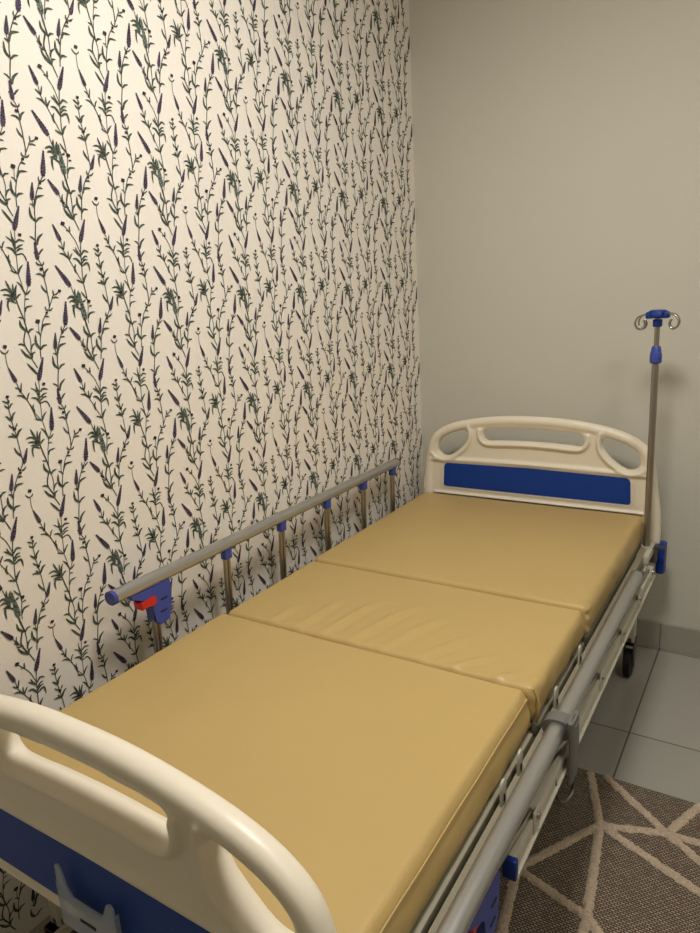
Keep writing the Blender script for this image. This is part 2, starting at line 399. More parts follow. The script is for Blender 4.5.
def structure(name, bm, m, smooth=False):
    o = obj(name, bm, m, None, smooth); o['kind'] = 'structure'; return o

T = .1
bm = bmesh.new(); prism(bm, [(xn-T, ROOM_Y0-T), (ROOM_X1+T, ROOM_Y0-T), (ROOM_X1+T, WALL_Y+T), (xn-T, WALL_Y+T)], 'z', -T, 0); structure('floor', bm, M_FLOOR)
bm = bmesh.new(); prism(bm, [(xn-T, ROOM_Y0-T), (ROOM_X1+T, ROOM_Y0-T), (ROOM_X1+T, WALL_Y+T), (xn-T, WALL_Y+T)], 'z', ROOM_H, ROOM_H+T); structure('ceiling', bm, M_CEIL)
bm = bmesh.new(); prism(bm, [(WALL_X-.002, WALL_Y), (ROOM_X1, WALL_Y), (ROOM_X1, WALL_Y+T), (WALL_X-.002, WALL_Y+T)], 'z', 0, ROOM_H); structure('wall_back', bm, M_GREYWALL)
bm = bmesh.new(); prism(bm, [(ROOM_X1, ROOM_Y0), (ROOM_X1+T, ROOM_Y0), (ROOM_X1+T, WALL_Y), (ROOM_X1, WALL_Y)], 'z', 0, ROOM_H); structure('wall_right', bm, M_GREYWALL)
bm = bmesh.new(); prism(bm, [(xn, ROOM_Y0-T), (ROOM_X1, ROOM_Y0-T), (ROOM_X1, ROOM_Y0), (xn, ROOM_Y0)], 'z', 0, ROOM_H); structure('wall_front', bm, M_GREYWALL)
# skirting tiles along the grey walls, with joints every 60 cm
def skirting(name, x0, x1, y0, y1):
    bm = bmesh.new(); n = 0
    if y1-y0 < .1:
        xs = [x0]+[x for x in [-.334+.6*k for k in range(-4, 6)] if x0+.02 < x < x1-.02]+[x1]
        for a, b in zip(xs, xs[1:]): box(bm, ((a+b)/2, (y0+y1)/2, .056), (b-a-.002, y1-y0, .112), .002)
    else:
        ys = [y0]+[y for y in [2.72-.6*k for k in range(8)][::-1] if y0+.02 < y < y1-.02]+[y1]
        for a, b in zip(ys, ys[1:]): box(bm, ((x0+x1)/2, (a+b)/2, .056), (x1-x0, b-a-.002, .112), .002)
    structure(name, bm, M_SKIRT)
skirting('baseboard_back', WALL_X, ROOM_X1, WALL_Y-.012, WALL_Y)
skirting('baseboard_right', ROOM_X1-.012, ROOM_X1, ROOM_Y0+.012, WALL_Y-.012)
skirting('baseboard_front', xn, ROOM_X1-.012, ROOM_Y0, ROOM_Y0+.012)

# wallpapered wall: a slab with the lavender print laid out on a 28.35 x 32.03 cm repeat
def build_wall_left():
    V = []; F = []; MI = []
    def poly(pts, mi, off):
        i0 = len(V)
        for s, z in pts: V.append(wallpt(s, z, off))
        F.append(list(range(i0, i0+len(pts)))); MI.append(mi)
    # slab
    for off in (0, -T):
        for s, z in ((S_NEAR, 0), (0, 0), (0, ROOM_H), (S_NEAR, ROOM_H)): V.append(wallpt(s, z, off))
    for f in ((0, 1, 2, 3), (7, 6, 5, 4), (0, 4, 5, 1), (1, 5, 6, 2), (2, 6, 7, 3), (3, 7, 4, 0)):
        F.append(list(f)); MI.append(0)
    def ribbon(P, W, mi, off):
        n = len(P); Lf = []; Rt = []
        for i in range(n):
            t = (P[min(i+1, n-1)]-P[max(i-1, 0)])
            if t.length < 1e-6: t = Vector((0, 1))
            t.normalize(); nn = Vector((-t.y, t.x))
            Lf.append(P[i]+nn*W[i]); Rt.append(P[i]-nn*W[i])
        i0 = len(V)
        for a, b in zip(Lf, Rt):
            V.append(wallpt(a.x, a.y, off)); V.append(wallpt(b.x, b.y, off))
        for i in range(n-1):
            k = i0+2*i; F.append([k, k+1, k+3, k+2]); MI.append(mi)
    def bez(P, n):
        P = [Vector(p) for p in P]
        if len(P) == 2: return [P[0].lerp(P[1], i/n) for i in range(n+1)]
        return [v.to_2d() for v in smooth_path([(p.x, p.y, 0) for p in P], n)]
    A0, B0 = .28350032, .3202985
    cnt = 0
    rnd = random.Random(3)
    shapes = []
    for idx, (k, pts, w) in enumerate(PATTERN):
        w = max(w, .0009)*(1.28 if k in 'sl' else 1.1)+.00035
        off = .0006+idx*.000002
        out = []
        if k == 's':
            P = bez(pts, 3); out.append(('r', P, [w*.55]*len(P), 2, off))
        elif k == 'l':
            P = bez(pts, 3); n = len(P)-1
            out.append(('r', P, [w*.5*(max(0, math.sin(PI*(i/n*.86+.14)))**.8)+.0002*(i < n) for i in range(n+1)], 1, off+.0004))
        elif k in 'kg':
            a, b = Vector(pts[0]), Vector(pts[1]); n = 9
            P = []; W = []
            for i in range(n*2+1):
                t = i/(n*2); P.append(a.lerp(b, t))
                prof = (.30+.70*min(1, t*1.5))*(1 if t < .93 else .72)
                W.append(w*.5*prof*(1.08 if i % 2 else .80))
            out.append(('r', P, W, 3 if k == 'k' else 5, off+.0008))
        else:
            c = Vector(pts[0]); q = []
            for i in range(9):
                an = 2*PI*i/9; q.append(c+Vector((math.cos(an), math.sin(an)*.8))*w*(1 if i % 2 else .78))
            out.append(('p', q, None, 4, off+.0008))
        shapes.append((min(p[0] for p in pts), max(p[0] for p in pts), min(p[1] for p in pts), max(p[1] for p in pts), out))
    for s0, s1, z0, z1, out in shapes:
        i0 = math.ceil((S_NEAR+.012-s0)/A0); i1 = math.floor((-.006-s1)/A0)
        j0 = math.ceil((.008-z0)/B0); j1 = math.floor((ROOM_H-.008-z1)/B0)
        for i in range(i0, i1+1):
            for j in range(j0, j1+1):
                d = Vector((i*A0, j*B0))
                for ty, P, W, mi, off in out:
                    if ty == 'r': ribbon([p+d for p in P], W, mi, off)
                    else: poly([p+d for p in P], mi, off)
    me = bpy.data.meshes.new('wall_left'); me.from_pydata(V, [], F)
    for m in (M_PAPER, M_LEAF, M_STEM, M_FLOWER, M_BUD, M_GREYLEAF): me.materials.append(m)
    me.polygons.foreach_set('material_index', MI); me.update()
    o = bpy.data.objects.new('wall_left', me); C.objects.link(o); o['kind'] = 'structure'
build_wall_left()

# ceiling light: a square recessed-look LED panel, above the bed side of the room
m_em = bpy.data.materials.new('lamp_diffuser'); m_em.use_nodes = True
bb = m_em.node_tree.nodes['Principled BSDF']; bb.inputs['Base Color'].default_value = (1, .95, .85, 1)
bb.inputs['Emission Color'].default_value = (1, .968, .935, 1); bb.inputs['Emission Strength'].default_value = EMIT*1.22
m_em2 = m_em.copy(); m_em2.name = 'dimmer_lamp_diffuser'; m_em2.node_tree.nodes['Principled BSDF'].inputs['Emission Strength'].default_value = EMIT*.5
for lx, ly, lab, em in ((-.38, 1.10, 'round white ceiling light above the foot half of the bed', m_em), (.85, .85, 'dimmer round white ceiling light above the open floor', m_em2)):
    lt = thing('ceiling_light', lab, 'ceiling light', (lx, ly, ROOM_H), 'ceiling lights')
    bm = bmesh.new(); tube(bm, [(0, 0, -.001), (0, 0, -.045)], [.25, .24], None, (0, 1, 0), 40); obj('housing', bm, M_CEIL, lt)
    bm = bmesh.new(); tube(bm, [(0, 0, -.0455), (0, 0, -.056), (0, 0, -.060)], [.23, .225, .19], None, (0, 1, 0), 40); obj('diffuser', bm, em, lt)

# ------------------------------------------------------------------ rug
def build_rug():
    m = bpy.data.materials.new('woven_rug_ground'); m.use_nodes = True
    nt = m.node_tree; b = nt.nodes['Principled BSDF']; L = nt.links
    tc = nt.nodes.new('ShaderNodeTexCoord')
    br = nt.nodes.new('ShaderNodeTexBrick'); br.inputs['Scale'].default_value = 1
    br.inputs['Brick Width'].default_value = .011; br.inputs['Row Height'].default_value = .0062; br.inputs['Mortar Size'].default_value = .0016
    br.inputs['Color1'].default_value = srgb(176, 160, 138); br.inputs['Color2'].default_value = srgb(136, 121, 104); br.inputs['Mortar'].default_value = srgb(84, 72, 62)
    n = nt.nodes.new('ShaderNodeTexNoise'); n.inputs['Scale'].default_value = 60; n.inputs['Detail'].default_value = 3
    mxv = nt.nodes.new('ShaderNodeVectorMath'); mxv.operation = 'MULTIPLY_ADD'
    mxv.inputs[1].default_value = (.002, .002, 0)
    L.new(tc.outputs['Object'], n.inputs['Vector']); L.new(n.outputs['Color'], mxv.inputs[0]); L.new(tc.outputs['Object'], mxv.inputs[2])
    L.new(mxv.outputs['Vector'], br.inputs['Vector']); L.new(br.outputs['Color'], b.inputs['Base Color'])
    b.inputs['Roughness'].default_value = .95; b.inputs['Specular IOR Level'].default_value = .1
    bp = nt.nodes.new('ShaderNodeBump'); bp.inputs['Strength'].default_value = .7; bp.inputs['Distance'].default_value = .002; bp.invert = True
    L.new(br.outputs['Fac'], bp.inputs['Height']); L.new(bp.outputs['Normal'], b.inputs['Normal'])
    m2 = mat('shaggy_cream_pile', srgb(192, 172, 148), .95, bump=(500, .8, .003), var=(160, .22), spec=.1)
    bm = bmesh.new()
    x0, x1, y0, y1 = -.72, .88, -.55, 1.862; h = .009
    box(bm, ((x0+x1)/2, (y0+y1)/2, h/2), (x1-x0, y1-y0, h), .003)
    A = (-.323, 1.653); B = (-.163, 1.703); Cc = (-.470, 1.408); Dd = (-.285, 1.350); Ee = (.05, 1.44); Ff = (.05, 1.70)
    lines = [((-.395, 1.852), A), (A, Cc), (A, B), (B, (-.02, 1.715)), ((-.352, 1.858), B), (B, (.06, 1.55)), ((-.10, 1.858), B), (A, (-.06, 1.54)), (A, Dd),
             (Cc, (-.440, 1.20)), (Cc, Dd), (Dd, (-.20, 1.27)), (Dd, (-.27, 1.10)), ((-.50, 1.20), (-.60, 1.33)), ((-.50, 1.20), (-.44, 1.02)), (Cc, (-.60, 1.55)), ((-.60, 1.55), (-.70, 1.48)), ((-.60, 1.55), (-.62, 1.85)),
             ((-.06, 1.54), (.06, 1.55)), ((-.20, 1.27), (-.27, 1.10)), ((-.02, 1.715), (.12, 1.85)), ((-.02, 1.715), (.06, 1.55)), ((-.27, 1.10), (-.44, 1.02))]
    n_seen = len(lines)
    # the same web continues over the rest of the rug
    rr = random.Random(11); nodes = {}
    for i in range(8):
        for j in range(9):
            nodes[i, j] = (-.62+i*.21+rr.uniform(-.06, .06), -.45+j*.19+rr.uniform(-.05, .05))
    for (i, j), p in nodes.items():
        if (i+1, j) in nodes and rr.random() < .8: lines.append((p, nodes[i+1, j]))
        if (i, j+1) in nodes and rr.random() < .7: lines.append((p, nodes[i, j+1]))
        if (i+1, j+1) in nodes and rr.random() < .45: lines.append((p, nodes[i+1, j+1]))
    def keep(p): return not (p[1] > 1.06 and p[0] < .12) and not (math.hypot(p[0]+.405, p[1]-.66) < .16)
    for q, (a, b_) in enumerate(lines):
        if q >= n_seen:
            if not (keep(a) and keep(b_)): continue
            m_ = ((a[0]+b_[0])/2, (a[1]+b_[1])/2)
            if not keep(m_): continue
            if b_[0] > x1-.03 or a[0] > x1-.03: continue
        a, b_ = Vector(a), Vector(b_); d = (b_-a); n_ = max(3, int(d.length/.006)); t = d.normalized(); nn = Vector((-t.y, t.x))
        prev = None
        for i in range(n_+1):
            p = a+d*(i/n_); ring = []
            for k in range(7):
                an = PI*k/6; w = .0125+.003*noise.noise(Vector((p.x*70, p.y*70, k)))
                wob = .006*noise.noise(Vector((p.x*150+k*7, p.y*150, 3)))
                hh = .007+.005*noise.noise(Vector((p.x*200, p.y*200, k*3)))
                q2 = p+nn*(math.cos(an)*w+wob)
                ring.append(bm.verts.new((min(max(q2.x, x0), x1), min(q2.y, y1), h-.001+math.sin(an)*hh)))
            if prev:
                for k in range(6):
                    f = bm.faces.new((prev[k], prev[k+1], ring[k+1], ring[k])); f.material_index = 1
            prev = ring
    o = obj('rug', bm, [m, m2], None, True)
    o['label'] = 'brown grey woven rug with raised cream web pattern on the tiled floor'; o['category'] = 'rug'
build_rug()

# ------------------------------------------------------------------ bed
BX = -.815           # centre line of the head and foot boards
MX = -.832           # centre line of the frame
bed = thing('hospital_bed', 'adjustable hospital bed with ivory plastic end boards, blue panels and folding side rails', 'bed', (MX, 1.53, 0))
def bpart(name, bm, m, parent=None, smooth=True):
    o = obj(name, bm, m, None, smooth)
    if parent is None or parent is bed:
        o.parent = bed; o.matrix_parent_inverse = Matrix.Translation(-bed.location)
    else:
        o.parent = parent
    return o

def board_mesh():
    bm = bmesh.new()
    half = [(0, .942), (.10, .940), (.20, .930), (.29, .914), (.355, .894), (.402, .868), (.432, .835), (.450, .780), (.463, .70), (.474, .63), (.479, .57), (.480, .49)]
    inset = []
    full = half+[]
    outline = [(-x, z) for x, z in half[::-1]][:-1]+half
    sm = smooth_path([(x, 0, z) for x, z in outline], 5)
    R = .0195
    # inset the path by R along its normal so that the tube's outside follows the outline
    path = []
    for i, p in enumerate(sm):
        t = (sm[min(i+1, len(sm)-1)]-sm[max(i-1, 0)]).normalized()
        n = Vector((t.z, 0, -t.x))     # pointing inwards (down at the top)
        path.append(p+n*R)
    tube(bm, path, R, .0215, (0, 1, 0), 16, power=2.3)
    # slab with three openings
    cu = bpy.data.curves.new('tmp', 'CURVE'); cu.dimensions = '2D'; cu.fill_mode = 'BOTH'; cu.extrude = .011; cu.bevel_depth = .003; cu.bevel_resolution = 2
    def spl(pts):
        s = cu.splines.new('POLY'); s.points.add(len(pts)-1); s.use_cyclic_u = True
        for i, p in enumerate(pts): s.points[i].co = (p[0], p[1], 0, 1)
    inner = [(p.x, p.z) for p in path]
    bot = [(.454, .49), (.425, .49), (.415, .585), (.395, .598), (-.395, .598), (-.415, .585), (-.425, .49), (-.454, .49)]
    spl(inner+bot)
    def sm2(pts, n=5): return [(p.x, p.z) for p in smooth_path([(x, 0, z) for x, z in pts], n, True)]
    arch = lambda x: .942-.0000-.30*x*x
    ch = [(x, arch(x)-.043) for x in (-.185, -.12, -.06, 0, .06, .12, .185)]+[(.202, .866), (.198, .842), (.180, .832)]+[(.12, .836), (0, .839), (-.12, .836)]+[(-.180, .832), (-.198, .842), (-.202, .866)]
    spl(sm2(ch))
    eye = [(.262, .868), (.285, .878), (.32, .872), (.36, .857), (.386, .838), (.400, .812), (.404, .785), (.392, .767), (.368, .757), (.340, .764), (.305, .788), (.278, .815), (.262, .842)]
    spl(sm2(eye)); spl(sm2([(-x, z) for x, z in eye][::-1]))
    tmp = bpy.data.objects.new('tmp', cu); C.objects.link(tmp)
    dg = bpy.context.evaluated_depsgraph_get(); dg.update()
    me = bpy.data.meshes.new_from_object(tmp.evaluated_get(dg)); b2 = bmesh.new(); b2.from_mesh(me)
    bmesh.ops.remove_doubles(b2, verts=b2.verts[:], dist=.0004)
    merge(bm, b2, Matrix.Rotation(PI/2, 4, 'X'))
    bpy.data.objects.remove(tmp); bpy.data.curves.remove(cu); bpy.data.meshes.remove(me)
    # raised lips round the openings, a bead along the bottom edge, posts at the sides
    lip = smooth_path([(-.212, 0, .884), (-.214, 0, .856), (-.20, 0, .832), (-.17, 0, .823), (-.08, 0, .827), (0, 0, .829), (.08, 0, .827), (.17, 0, .823), (.20, 0, .832), (.214, 0, .856), (.212, 0, .884)], 6)
    tube(bm, lip, .011, .028, (0, 1, 0), 12)
    for s in (1, -1):
        e = smooth_path([(s*x, 0, z) for x, z in ((.262, .895), (.253, .868), (.256, .835), (.272, .805), (.300, .778), (.335, .752), (.368, .744), (.405, .752), (.428, .775))], 6)
        tube(bm, e, .011, .028, (0, 1, 0), 12)
        tube(bm, [(s*.437, 0, .76), (s*.443, 0, .70), (s*.451, 0, .62), (s*.454, 0, .49)], [.010, .018, .0235, .025], [.012, .022, .027, .028], (0, 1, 0), 14, power=2.4)
    tube(bm, [(-.42, 0, .601), (0, 0, .601), (.42, 0, .601)], .007, .024, (0, 1, 0), 12)
    tube(bm, smooth_path([(-.43, 0, .745), (-.2, 0, .750), (0, 0, .752), (.2, 0, .750), (.43, 0, .745)], 6), .0115, .0255, (0, 1, 0), 12)
    # bead framing the coloured panel
    for yy in (-.014, .014):
        fr = [(-.370, yy, .627), (-.379, yy, .636), (-.375, yy, .722), (-.360, yy, .736), (0, yy, .742), (.360, yy, .736), (.375, yy, .722), (.379, yy, .636), (.370, yy, .627)]
        tube(bm, fr, .005, .005, (0, 1, 0), 8, closed=True)
    me = bpy.data.meshes.new('end_board'); bmesh.ops.recalc_face_normals(bm, faces=bm.faces); bm.to_mesh(me); bm.free()
    t = bpy.data.objects.new('tmp', me); C.objects.link(t)
    r = t.modifiers.new('r', 'REMESH'); r.mode = 'VOXEL'; r.voxel_size = .0042; r.use_smooth_shade = True
    s = t.modifiers.new('s', 'SMOOTH'); s.factor = .6; s.iterations = 5
    dg = bpy.context.evaluated_depsgraph_get(); dg.update()
    m2 = bpy.data.meshes.new_from_object(t.evaluated_get(dg)); m2.name = 'end_board'
    bpy.data.objects.remove(t)
    for p in m2.polygons: p.use_smooth = True
    return m2
bmesh_board = board_mesh()
def end_board(name, y):
    me = bmesh_board if name == 'headboard' else bmesh_board.copy()
    if not me.materials: me.materials.append(M_PLASTIC)
    o = bpy.data.objects.new(name, me); C.objects.link(o)
    if name == 'footboard':
        for v in me.vertices: v.co = (v.co.x*.93, v.co.y, v.co.z-.060+(max(0, .628-v.co.z)*.45 if abs(v.co.x) < .40 else 0))
    o.location = ((BX if name == 'headboard' else -.787)-MX, y-1.53, 0); o.parent = bed
    bm = bmesh.new()
    for yy in (-.0165, .0165):
        poly = [(-.364, .631), (-.371, .633), (-.374, .640), (-.370, .716), (-.366, .726), (-.356, .732), (0, .738), (.356, .732), (.366, .726), (.370, .716), (.374, .640), (.371, .633), (.364, .631)]
        prism(bm, poly, 'y', yy-.0022, yy+.0022)
    if name == 'footboard':
        for v in bm.verts: v.co = (v.co.x*.93, v.co.y, (v.co.z-.634)*1.06+.634-.061)
    p = obj('blue_panel', bm, M_BLUE, o, False)
    return o
headboard = end_board('headboard', 2.602)
footboard = end_board('footboard', FOOT_Y)

# lying frame -----------------------------------------------------
YF, YH = FOOT_Y+.02, 2.575
XR, XL = -.372, -1.292
for x in (XR, XL):
    bm = bmesh.new()
    box(bm, (x, (YF+YH)/2, .487), (.022, YH-YF, .044), .004)
    bpart('side_beam', bm, M_BEAM)
bm = bmesh.new()
box(bm, (MX, YH-.035, .475), (.90, .04, .04), .004); bpart('cross_beam', bm, M_FRAME)
bm = bmesh.new()
box(bm, (MX, YF+.055, .475), (.90, .04, .04), .004); bpart('cross_beam', bm, M_FRAME)
# mattress deck of three plates
for a, b in ((.545, 1.275), (1.295, 1.715), (1.735, 2.55)):
    bm = bmesh.new()
    box(bm, (MX-.003, (a+b)/2, .505), (.82, b-a, .012), .003)
    for x in (-.398, -1.262): box(bm, (x, (a+b)/2, .495), (.016, b-a-.01, .030), .003)
    for k in range(1, 5): box(bm, (MX, a+(b-a)*k/5, .489), (.82, .025, .02), .003)
    bpart('deck_plate', bm, M_BEAM)
# mattress retainer tabs standing up from the deck edge
def tab(x, y, h=.052):
    bm = bmesh.new()
    poly = [(-.013, 0), (.013, 0), (.013, h-.014), (.009, h-.004), (0, h), (-.009, h-.004), (-.013, h-.014)]
    b2 = bmesh.new(); prism(b2, poly, 'x', -.0022, .0022, r=.0012)
    merge(bm, b2, Matrix.Translation((x, y, .500)))
    box(bm, (x+.001, y, .500+h*.35), (.006, .007, .016), .002, mi=1)
    bpart('retainer_tab', bm, [M_FRAME, M_HOLE])
for y in TABS: tab(-.376, y, .060)
for y in (1.0, 1.5, 2.1): tab(-1.285, y)
# base frame, legs and castors
bm = bmesh.new()
for x in (-.42, -1.24): box(bm, (x, 1.59, .36), (.03, 1.88, .05), .004)
for y in (.67, 1.53, 2.39): box(bm, (MX, y, .36), (.82, .03, .05), .004)
for x in (-.42, -1.24):
    for y in (.75, 1.55, 2.33): box(bm, (x, y, .43), (.026, .05, .11), .004)
bpart('base_frame', bm, M_DARKMET)
bm = bmesh.new()
cyl(bm, (MX+.02, .55, .40), (MX+.02, 1.5, .38), .013); cyl(bm, (MX-.14, .55, .40), (MX-.14, 1.3, .38), .013)
for dx in (.02, -.14): box(bm, (MX+dx, .56, .42), (.05, .03, .07), .006)
bpart('crank_shaft', bm, M_DARKMET)
for x in (MX+.02, MX-.14):
    bm = bmesh.new()
    cyl(bm, (x, .545, .40), (x, .47, .40), .009)
    tube(bm, smooth_path([(x, .475, .40), (x, .462, .40), (x+.02, .458, .385), (x+.09, .458, .33)], 5), .007, None, (0, 1, 0), 10)
    cyl(bm, (x+.09, .462, .33), (x+.09, .40, .33), .012)
    bpart('crank_handle', bm, M_FRAME)
for x in (-.405, -1.255):
    for y in (.68, 2.50):
        bm = bmesh.new(); lift = .0095 if (x > -1 and y < 1) else 0
        box(bm, (x, y, .255), (.032, .042, .25), .004)
        leg = bpart('leg', bm, M_FRAME)
        bm = bmesh.new()
        cyl(bm, (x, y, .125), (x, y, .150), .022)
        for s in (-1, 1):
            box(bm, (x+s*.017, y-.012, .095), (.004, .05, .075), .0015)
            box(bm, (x, y-.012, .130), (.036, .05, .006), .0015)
        fork = bpart('caster_fork', bm, M_DARKMET, leg)
        bm = bmesh.new()
        yw = y-.022
        tube(bm, [(x-.013, yw, .052+lift), (x-.010, yw, .052+lift), (x+.010, yw, .052+lift), (x+.013, yw, .052+lift)], [.046, .052, .052, .046], None, (0, 0, 1), 28)
        cyl(bm, (x-.020, yw, .052+lift), (x+.020, yw, .052+lift), .012, mi=1)
        bpart('caster_wheel', bm, [M_BLACK, M_DARKMET], leg)
# corner bumpers
for x in (BX+.478, BX-.478+.028):
    for y, s in ((2.635, 1), (FOOT_Y-.01, -1)):
        if s < 0: continue
        bm = bmesh.new()
        box(bm, (x+.006, y-.03, .435), (.030, .052, .115), .008)
        cyl(bm, (x+.006, y-.012, .375), (x+.006, y-.012, .49), .016)
        bpart('corner_bumper', bm, M_DKBLUE)
bm = bmesh.new()                                         # bracket between frame and headboard, right side
box(bm, (-.352, 2.55, .47), (.03, .05, .06), .003); box(bm, (-.335, 2.53, .50), (.05, .012, .012), .002)
bpart('board_bracket', bm, M_DARKMET)
bm = bmesh.new()                                         # pole socket on the beam
box(bm, (-.366, 2.49, .492), (.040, .17, .030), .003); cyl(bm, (-.368, 2.50, .49), (-.368, 2.50, .512), .0185)
bpart('pole_socket', bm, M_FRAME)

# folding side rails ----------------------------------------------
def side_rail(side, tx, tz, ty0, ty1, cx, cz, cy0, cy1, name_label):
    """tube (tx,tz) from ty0 to ty1; channel (cx,cz) from cy0 to cy1; side=+1 right, -1 left"""
    ch = bmesh.new()
    box(ch, (cx, (cy0+cy1)/2, cz), (.020, cy1-cy0, .038), .003)
    box(ch, (cx+side*.009, (cy0+cy1)/2, cz-.017), (.016, cy1-cy0, .005), .001)
    box(ch, (cx+side*.003, cy0+.001, cz-.001), (.026, .014, .041), .003, mi=1)
    rail = bpart('side_rail', ch, [M_FRAME, M_DKBLUE])
    rail['label'] = name_label
    bm = bmesh.new()
    tube(bm, [(tx, ty0, tz), (tx, ty1, tz)], .0185, .0165, (0, 0, 1), 24, power=2.3)
    hand = bpart('handrail', bm, M_ALU, rail)
    for ya, yb, mc in ((ty0-.006, ty0+.004, M_BLUEPL), (ty1-.004, ty1+.004, M_GREYPL)):
        bm = bmesh.new(); tube(bm, [(tx, ya, tz), (tx, yb, tz)], .019, .017, (0, 0, 1), 24, power=2.3)
        bpart('end_cap', bm, mc, rail)
    shift = ty0-cy0
    for k, py in enumerate(POSTS):
        a = Vector((cx, py, cz+.018)); b = Vector((tx+side*(-.004), py+shift, tz-.022))
        d = (b-a)
        bm = bmesh.new()
        for dy in (-.0075, .0075):
            A, B = a+Vector((0, dy, 0)), b+Vector((0, dy, 0))
            tube(bm, [A, B], .0048, .0065, (1, 0, 0), 10)
        bpart('rail_post', bm, M_STEEL, rail)
        bm = bmesh.new()
        u = d.normalized()
        c0 = b-u*.004
        q = u.to_track_quat('Z', 'X').to_euler()
        rot = Euler((math.atan2(-(u.y), u.z), 0, 0))
        box(bm, c0, (.022, .028, .034), .004, rot); box(bm, c0+Vector((0, 0, .016)), (.026, .030, .014), .004)
        bpart('post_joint', bm, M_BLUEPL, rail)
        bm = bmesh.new()
        box(bm, (cx+side*.011, py, cz+.008), (.004, .034, .050), .002); box(bm, (cx-side*.009, py, cz+.016), (.004, .034, .034), .002)
        cyl(bm, (cx-.014, py, cz+.018), (cx+side*.018, py, cz+.018), .006, mi=1)
        bpart('pivot_bracket', bm, [M_FRAME, M_STEEL], rail)
    # latch housing near the foot end
    bm = bmesh.new()
    y0 = ty0+.065+(.055 if side > 0 else 0)
    poly = [(y0-.03, tz-.010), (y0+.105, tz-.010), (y0+.110, tz-.040), (y0+.100, tz-.060), (y0+.100, tz-.100), (y0+.090, tz-.120), (y0+.056, tz-.124), (y0+.042, tz-.108), (y0+.042, tz-.056), (y0+.030, tz-.045), (y0-.02, tz-.024)]
    prism(bm, poly, 'x', tx-.016, tx+.016, r=.003)
    for (a_, z_) in ((y0+.078, -.056), (y0+.072, -.088)):
        box(bm, (tx+.0165, a_, tz+z_), (.002, .022, .003), .0005, mi=1)
    la = bpart('latch_housing', bm, [M_BLUEPL, M_HOLE], rail)
    bm = bmesh.new()
    prism(bm, [(y0+.002, tz-.040), (y0+.050, tz-.036), (y0+.054, tz-.060), (y0+.032, tz-.062), (y0+.026, tz-.056), (y0+.004, tz-.062)], 'x', tx-(.012 if side < 0 else .019), tx+(.019 if side < 0 else .010), r=.002)
    bpart('release_lever', bm, M_RED, rail)
    return rail
side_rail(-1, -1.322, .762, .974, 2.415, -1.322, .425, .962, 2.415, 'raised side rail along the papered wall')
rr = side_rail(1, RTX, RTZ, RTY0, RTY0+1.50, RCX, RCZ, .962, 2.415, 'lowered side rail on the open side')
# grey plastic guard looped over the lowered rail
bm = bmesh.new()
gy = GUARD_Y
tube(bm, [(RTX, gy-.018, RTZ), (RTX, gy+.018, RTZ)], .031, .023, (0, 0, 1), 24, power=2.3)
pl = smooth_path([(RTX+.030, gy, RTZ+.028), (RTX+.032, gy, RTZ-.03), (RTX+.032, gy, RTZ-.08), (RTX+.030, gy, RTZ-.115)], 6)
tube(bm, pl, .030, .006, (1, 0, 0), 18, power=3)
tube(bm, [(RTX+.015, gy, RTZ+.012), (RTX+.034, gy, RTZ+.022)], .018, .010, (0, 0, 1), 12, power=3)
bpart('rail_guard', bm, M_GREYPL, rr)
bm = bmesh.new()
hk = smooth_path([(RTX+.032, gy, RTZ-.10), (RTX+.036, gy-.012, RTZ-.135), (RTX+.028, gy-.045, RTZ-.145), (RTX+.018, gy-.065, RTZ-.125), (RCX+.006, gy-.07, RCZ)], 6)
tube(bm, hk, .0045, None, (1, 0, 0), 10)
bpart('guard_hook', bm, M_DARKMET, rr)

# ------------------------------------------------------------------ mattress
mt = thing('mattress', 'tan vinyl folding mattress in three sections on the bed', 'mattress', (MX, 1.53, .511))
M_VINYL = mat('tan_vinyl', srgb(188, 160, 101), .42, bump=(350, .06, .0006), var=(6, .02))
def section(name, x0, x1, y0, y1, z0, z1, r, fn, seg=(70, 56, 8)):
    bm = bmesh.new(); nx, ny, nz = seg
    def spaced(a, b, n):   # denser at the ends
        return [a+(b-a)*(.5-.5*math.cos(PI*i/n)) for i in range(n+1)]
    xs, ys, zs = spaced(x0, x1, nx), [y0+(y1-y0)*i/ny for i in range(ny+1)], [z0+(z1-z0)*i/nz for i in range(nz+1)]
    ys = sorted(set(ys+[y0+.004, y0+.01, y0+.018, y1-.004, y1-.01, y1-.018])); ny = len(ys)-1
    vd = {}
    def V(i, j, k):
        key = (i, j, k)
        if key in vd: return vd[key]
        p = Vector((xs[i], ys[j], zs[k]))
        c = Vector((min(max(p.x, x0+r), x1-r), min(max(p.y, y0+r), y1-r), min(max(p.z, z0+r), z1-r)))
        d = p-c
        if d.length > 1e-9:
            # radial projection of the outer cube shell on to a rounded box
            m = max(abs(d.x), abs(d.y), abs(d.z)); p = c+d.normalized()*m
        p = fn(p); vd[key] = bm.verts.new(p-Vector((MX, 1.53, .511))); return vd[key]
    for i in range(nx):
        for j in range(ny):
            bm.faces.new((V(i, j, 0), V(i, j+1, 0), V(i+1, j+1, 0), V(i+1, j, 0)))
            bm.faces.new((V(i, j, nz), V(i+1, j, nz), V(i+1, j+1, nz), V(i, j+1, nz)))
    for i in range(nx):
        for k in range(nz):
            bm.faces.new((V(i, 0, k), V(i+1, 0, k), V(i+1, 0, k+1), V(i, 0, k+1)))
            bm.faces.new((V(i, ny, k), V(i, ny, k+1), V(i+1, ny, k+1), V(i+1, ny, k)))
    for j in range(ny):
        for k in range(nz):
            bm.faces.new((V(0, j, k), V(0, j, k+1), V(0, j+1, k+1), V(0, j+1, k)))
            bm.faces.new((V(nx, j, k), V(nx, j+1, k), V(nx, j+1, k+1), V(nx, j, k+1)))
    o = obj(name, bm, M_VINYL, mt); return o
Z0, Z1 = .5115, .600
XA, XB = -1.268, -.396
def bell(t, w): return math.exp(-(t/w)**2)
